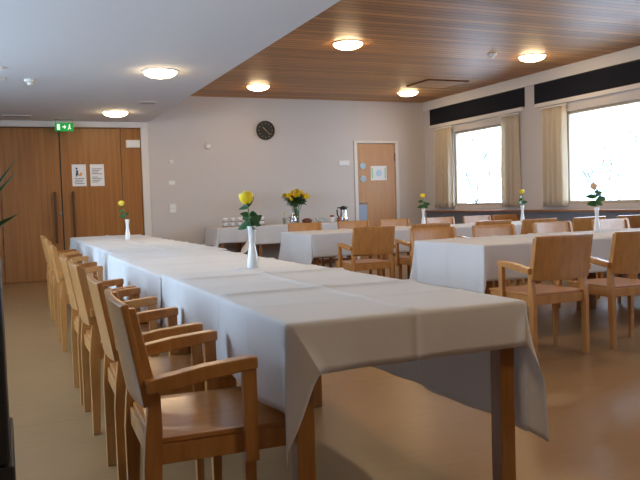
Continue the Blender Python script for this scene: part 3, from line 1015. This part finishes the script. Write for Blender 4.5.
CZ = TZ + 0.0095
L0 = [(0.46, PI - 0.3, 0.15, 0.085, 0.06, 0.4), (0.44, 0.1, 0.8, 0.10, 0.065, 0.05), (0.48, 0.5, 0.2, 0.07, 0.055, 0.3), (0.68, PI, 0.5, 0.065, 0.035, 0.2), (0.90, 0.2, 1.0, 0.075, 0.03, 0.0), (0.45, -1.4, 0.2, 0.075, 0.065, 0.4),
      (0.72, 0.4, 0.1, 0.06, 0.04, 0.3), (0.88, PI - 0.4, 0.2, 0.065, 0.03, 0.3), (0.6, 2.2, 0.6, 0.08, 0.05, 0.2)]
bud_vase(1.208, 3.78, CZ, 'white bud vase near the camera on the long left row')
rose(1.208, 3.78, CZ, M['yellow'], 0.352, -0.020, L0, 'yellow rose in the nearest bud vase on the long left row', 0.036, 1, -0.35)
bud_vase(1.249, 8.44, CZ - 0.004, 'white bud vase at the far end of the long left row')
rose(1.249, 8.44, CZ - 0.004, M['lemon'], 0.385, -0.05, [(0.5, PI - 0.2, 0.3, 0.10, 0.05, 0.2), (0.6, 0.1, 0.6, 0.06, 0.03, 0.2), (0.75, PI, 0.1, 0.07, 0.045, 0.3), (0.52, 1.4, 0.4, 0.06, 0.05, 0.3)],
     'pale yellow rose in the vase before the oak doors', 0.032, 2, -0.35)
LP = [(0.46, PI - 0.1, 0.35, 0.10, 0.075, 0.3), (0.56, 0.15, 0.35, 0.125, 0.08, 0.15), (0.72, 0.2, 0.55, 0.11, 0.07, 0.05), (0.68, PI - 0.3, 0.4, 0.11, 0.06, 0.2), (0.46, 0.9, 0.2, 0.09, 0.07, 0.3), (0.48, -1.2, 0.3, 0.09, 0.07, 0.3), (0.85, 0.0, 0.7, 0.05, 0.03, 0)]
bud_vase(4.987, 5.25, CZ - 0.003, 'white bud vase on the front right table')
rose(4.987, 5.25, CZ - 0.003, M['peach'], 0.395, -0.02, LP, 'pale peach rose in the vase on the front right table', 0.031, 3, -0.35)
LY = [(0.5, PI - 0.1, 0.25, 0.09, 0.06, 0.3), (0.56, 0.15, 0.35, 0.12, 0.07, 0.15), (0.66, 1.0, 0.3, 0.08, 0.06, 0.2), (0.76, PI, 0.3, 0.08, 0.05, 0.2), (0.48, -0.8, 0.4, 0.09, 0.07, 0.2)]
bud_vase(4.953, 8.25, CZ - 0.003, 'white bud vase on the second right table, below the corner of the room')
rose(4.953, 8.25, CZ - 0.003, M['yellow'], 0.375, 0.0, LY, 'yellow rose on the second right table below the corner of the room', 0.03, 4, -0.4)
bud_vase(6.30, 7.97, CZ - 0.003, 'white bud vase on the second right table in front of the wall pillar')
rose(6.30, 7.97, CZ - 0.003, M['yellow'], 0.39, 0.01, LY, 'yellow rose on the second right table before the wall pillar', 0.03, 5, 0.5)

# ------------------------------------------------------------------ the buffet
BZ = TZ + 0.0085


def make_cup():
    c = empty('coffee_cup')
    MB().lathe([(0.002, 0.003), (0.022, 0.0), (0.026, 0.004), (0.036, 0.03), (0.040, 0.060), (0.0375, 0.060), (0.033, 0.03), (0.022, 0.008), (0.0005, 0.007)], 18, cap=False).build('cup_body', M['porcelain'], c)
    MB().tube([(0.036, 0, 0.05), (0.055, 0, 0.05), (0.060, 0, 0.035), (0.050, 0, 0.018), (0.032, 0, 0.018)], 0.004, 6).build('cup_handle', M['porcelain'], c)
    s = MB().lathe([(0.0005, -0.012), (0.035, -0.012), (0.062, -0.002), (0.061, 0.001), (0.035, -0.008), (0.0005, -0.008)], 20, cap=False)
    s.build('saucer', M['tan'], c)
    return c


cup0 = make_cup()
k = 0
for lvl in range(2):
    for i in range(6):
        if lvl == 1 and i == 4: continue
        o = cup0 if k == 0 else copy_tree(cup0)
        o.location = (3.30 + 0.128 * i + (0.006 if lvl else 0), 11.74 + 0.01 * ((i * 7) % 3), BZ + 0.0125 + 0.0735 * lvl)
        o.rotation_euler = (0, 0, 0.5 * i)
        tag(o, 'white cup on a tan saucer, stacked in two levels on the buffet behind the rose', 'cup', 'stacked coffee cups')
        k += 1
BZ = TZ + 0.012

# glass vase with the bouquet
v = empty('glass_vase', (4.58, 11.80, BZ))
MB().lathe([(0.0005, 0.0), (0.045, 0.0), (0.05, 0.006), (0.052, 0.09), (0.065, 0.20), (0.085, 0.25), (0.082, 0.25), (0.061, 0.20), (0.048, 0.09), (0.045, 0.01), (0.0005, 0.01)], 28, cap=False).build('vase_body', M['glass'], v)
MB().lathe([(0.0005, 0.012), (0.044, 0.012), (0.047, 0.09), (0.050, 0.12), (0.0005, 0.12)], 24, cap=False).build('water', M['glass'], v)
tag(v, 'clear glass vase of the yellow bouquet on the buffet', 'vase')
rb = random.Random(4)
b = empty('flower_bouquet', (4.58, 11.80, BZ + 0.016))
st, fo, c1 = MB(), MB(), []
for k in range(22):
    a = 2.4 * k
    rr = 0.20 * math.sqrt((k + 0.5) / 22)
    px, py = rr * math.cos(a) * 1.15, rr * math.sin(a) * 0.8
    pz = 0.56 - 0.70 * rr + rb.uniform(-.02, .05)
    st.tube([(px * 0.12, py * 0.12, 0.0), (px * 0.2, py * 0.2, 0.2), (px * 0.7, py * 0.7, 0.36), (px, py, pz)], 0.004, 5)
    c1.append((px, py, pz))
    for q in range(14):
        az = rb.uniform(0, 6.28)
        t = rb.uniform(0.35, 0.8)
        leaf(fo, (px * t, py * t, 0.22 + (pz - 0.22) * t), (math.cos(az), math.sin(az), rb.uniform(-.1, .6)), rb.uniform(.08, .13), rb.uniform(.03, .055), 0.3)
st.build('stems', M['stem'], b)
fo.build('foliage', M['leaf'], b)
for k, (px, py, pz) in enumerate(c1):
    f = MB()
    n = 12
    for layer in range(3):
        for j in range(n):
            a = 2 * PI * j / n + layer * 0.26
            R = 0.056 * (1 - 0.22 * layer)
            el = 0.15 + 0.45 * layer
            leaf(f, (0, 0, 0.004 * layer), (math.cos(a) * math.cos(el), math.sin(a) * math.cos(el), math.sin(el)), R, 0.024, 0.2)
    f.lathe([(0.012, 0.0), (0.014, 0.008), (0.006, 0.014)], 10)
    o = f.build('flower_head', M['yellow'], b)
    o.location = (px, py, pz)
    o.rotation_euler = (-py * 3 + 0.5, px * 3, k)
tag(b, 'bouquet of yellow flowers in the glass vase on the buffet', 'bouquet')

# chrome pot left of the bouquet
o = empty('cream_pot', (4.44, 11.60, BZ))
MB().lathe([(0.0005, 0), (0.045, 0.0), (0.06, 0.02), (0.064, 0.06), (0.05, 0.10), (0.042, 0.125), (0.047, 0.14), (0.044, 0.14), (0.038, 0.125), (0.0005, 0.12)], 26, cap=False).build('pot_body', M['chrome'], o)
MB().tube([(-0.05, 0, 0.11), (-0.095, 0, 0.115), (-0.10, 0, 0.07), (-0.06, 0, 0.04)], 0.007, 8).build('pot_handle', M['chrome'], o)
MB().lathe([(0.046, 0.14), (0.04, 0.155), (0.012, 0.165), (0.012, 0.178), (0.016, 0.186), (0.0005, 0.194)], 20, cap=False).build('pot_lid', M['chrome'], o)
MB().tube([(0.045, 0, 0.09), (0.075, 0, 0.115), (0.085, 0, 0.135)], [0.014, 0.010, 0.008], 8).build('spout', M['chrome'], o)
tag(o, 'small shiny metal pot beside the bouquet on the buffet', 'pot')

o = empty('drinking_glass', (4.29, 11.62, BZ))
MB().lathe([(0.0005, 0), (0.028, 0.0), (0.034, 0.11), (0.032, 0.11), (0.026, 0.008), (0.0005, 0.008)], 20, cap=False).build('glass_body', M['glass'], o)
MB().lathe([(0.0005, 0.009), (0.0255, 0.009), (0.030, 0.07), (0.0005, 0.07)], 20, cap=False).build('water', M['glass'], o)
tag(o, 'small glass with a sprig left of the metal pot on the buffet', 'glass')
o2 = empty('flower_sprig', (4.29, 11.62, BZ + 0.012))
MB().tube([(0, 0, 0), (0.005, 0, 0.09), (0.012, 0, 0.16)], 0.002, 5).build('stem', M['stem'], o2)
f = MB(); rose_flower(f, (0.012, 0, 0.158), 0.018, (0, -0.3, 1), 9); f.build('flower', M['lemon'], o2)
tag(o2, 'tiny yellow flower in the glass left of the metal pot', 'flower')

o = empty('bread_basket', (4.66, 11.52, BZ))
MB().lathe([(0.0005, 0), (0.06, 0.0), (0.085, 0.04), (0.09, 0.06), (0.085, 0.06), (0.078, 0.04), (0.055, 0.008), (0.0005, 0.008)], 26, cap=False).build('basket_body', M['basket'], o)
MB().lathe([(0.083, 0.045), (0.07, 0.075), (0.035, 0.09), (0.0005, 0.092)], 22, cap=False).build('lid_cloth', M['basket'], o)
MB().lathe([(0.086, 0.056), (0.094, 0.060), (0.086, 0.066)], 26, cap=False).build('rim', M['basket'], o)
tag(o, 'round brown basket right of the metal pot on the buffet', 'basket')

o = empty('glass_bowl', (4.94, 11.60, BZ))
MB().lathe([(0.0005, 0), (0.04, 0.0), (0.045, 0.01), (0.08, 0.05), (0.09, 0.085), (0.087, 0.085), (0.076, 0.05), (0.04, 0.014), (0.0005, 0.012)], 26, cap=False).build('bowl_body', M['glass'], o)
MB().lathe([(0.0005, 0.014), (0.04, 0.0145), (0.072, 0.046), (0.05, 0.062), (0.0005, 0.066)], 22, cap=False).build('sugar', M['porcelain'], o)
tag(o, 'clear glass bowl between the basket and the jar on the buffet', 'bowl')

o = empty('jam_jar', (5.165, 11.62, BZ))
MB().lathe([(0.0005, 0), (0.034, 0.0), (0.038, 0.01), (0.038, 0.08), (0.032, 0.095), (0.0005, 0.095)], 22, cap=False).build('jar_body', M['porcelain'], o)
MB().lathe([(0.0005, 0.095), (0.036, 0.095), (0.037, 0.12), (0.03, 0.128), (0.0005, 0.128)], 22, cap=False).build('jar_lid', M['brown_glaze'], o)
tag(o, 'small white jar with a reddish lid left of the brown mug', 'jar')

o = empty('mug', (5.27, 11.55, BZ))
MB().lathe([(0.0005, 0), (0.036, 0.0), (0.040, 0.006), (0.040, 0.085), (0.037, 0.085), (0.036, 0.01), (0.0005, 0.01)], 22, cap=False).build('mug_body', M['brown_glaze'], o)
MB().tube([(-0.038, 0, 0.07), (-0.064, 0, 0.068), (-0.066, 0, 0.03), (-0.038, 0, 0.02)], 0.006, 7).build('mug_handle', M['brown_glaze'], o)
tag(o, 'brown mug beside the steel coffee pot on the buffet', 'mug')

o = empty('coffee_pot', (5.43, 11.72, BZ))
MB().lathe([(0.0005, 0), (0.075, 0.0), (0.08, 0.01), (0.078, 0.05), (0.066, 0.13), (0.056, 0.20), (0.054, 0.22), (0.0005, 0.22)], 30, cap=False).build('pot_body', M['chrome'], o)
MB().lathe([(0.056, 0.215), (0.06, 0.23), (0.056, 0.26), (0.03, 0.275), (0.0005, 0.278)], 26, cap=False).build('pot_lid', M['black'], o)
MB().tube([(-0.05, 0, 0.245), (-0.105, 0, 0.25), (-0.125, 0, 0.20), (-0.115, 0, 0.12), (-0.08, 0, 0.07)], [0.012, 0.013, 0.013, 0.012, 0.010], 10).build('pot_handle', M['black'], o)
MB().prism([(0.04, 0.225), (0.085, 0.258), (0.085, 0.266), (0.04, 0.262)], -0.018, 0.018, 'y').build('spout', M['black'], o, 0.004)
MB().lathe([(0.079, 0.003), (0.083, 0.008), (0.081, 0.018)], 30, cap=False).build('base_ring', M['black'], o)
tag(o, 'steel vacuum coffee pot with black handle at the buffet end', 'coffee pot')

# ------------------------------------------------------------------ planter and plant at the left edge
o = empty('planter_stand', (-0.36, 2.25, 0))
MB().box(-0.34, -0.25, 0.45, 0.342, 0.25, 0.95).build('planter_box', M['planter'], o, 0.006)
MB().box(-0.34, -0.25, 0.0, 0.352, 0.25, 0.445).build('base_cabinet', M['planter'], o, 0.006)
MB().box(-0.32, -0.23, 0.948, 0.32, 0.23, 0.955).build('soil', M['soil'], o)
tag(o, 'charcoal planter stand at the left picture edge', 'planter')
p = empty('potted_plant', (-0.16, 2.36, 0.956))
s = MB()
s.tube([(0, 0, 0), (0.01, 0.0, 0.10), (0.0, 0.01, 0.2)], [0.022, 0.018, 0.012], 8)
s.build('stem', M['stem'], p)
rp = random.Random(12)
for (dx, dy, dz, L, w, dr) in [(0.196, 0.0, 0.30, 0.362, 0.020, 0.05), (0.198, 0.02, 0.268, 0.338, 0.022, 0.05), (0.192, -0.02, 0.130, 0.236, 0.034, 0.03), (-0.5, 0.4, 0.6, 0.4, 0.04, 0.1), (-0.7, -0.3, 0.5, 0.4, 0.04, 0.1), (-0.4, 0.8, 0.9, 0.38, 0.04, 0.1), (-0.3, -0.5, 0.9, 0.3, 0.04, 0.1), (-0.4, 0.1, 1.0, 0.4, 0.04, 0.1)]:
    lf = MB()
    leaf(lf, (0, 0, 0.0), (dx, dy, dz), L, w, dr, 0.6)
    lf.build('leaf', M['leaf_dark'], p, solid=0.001)
tag(p, 'green plant with narrow leaves reaching in at the left edge', 'plant')
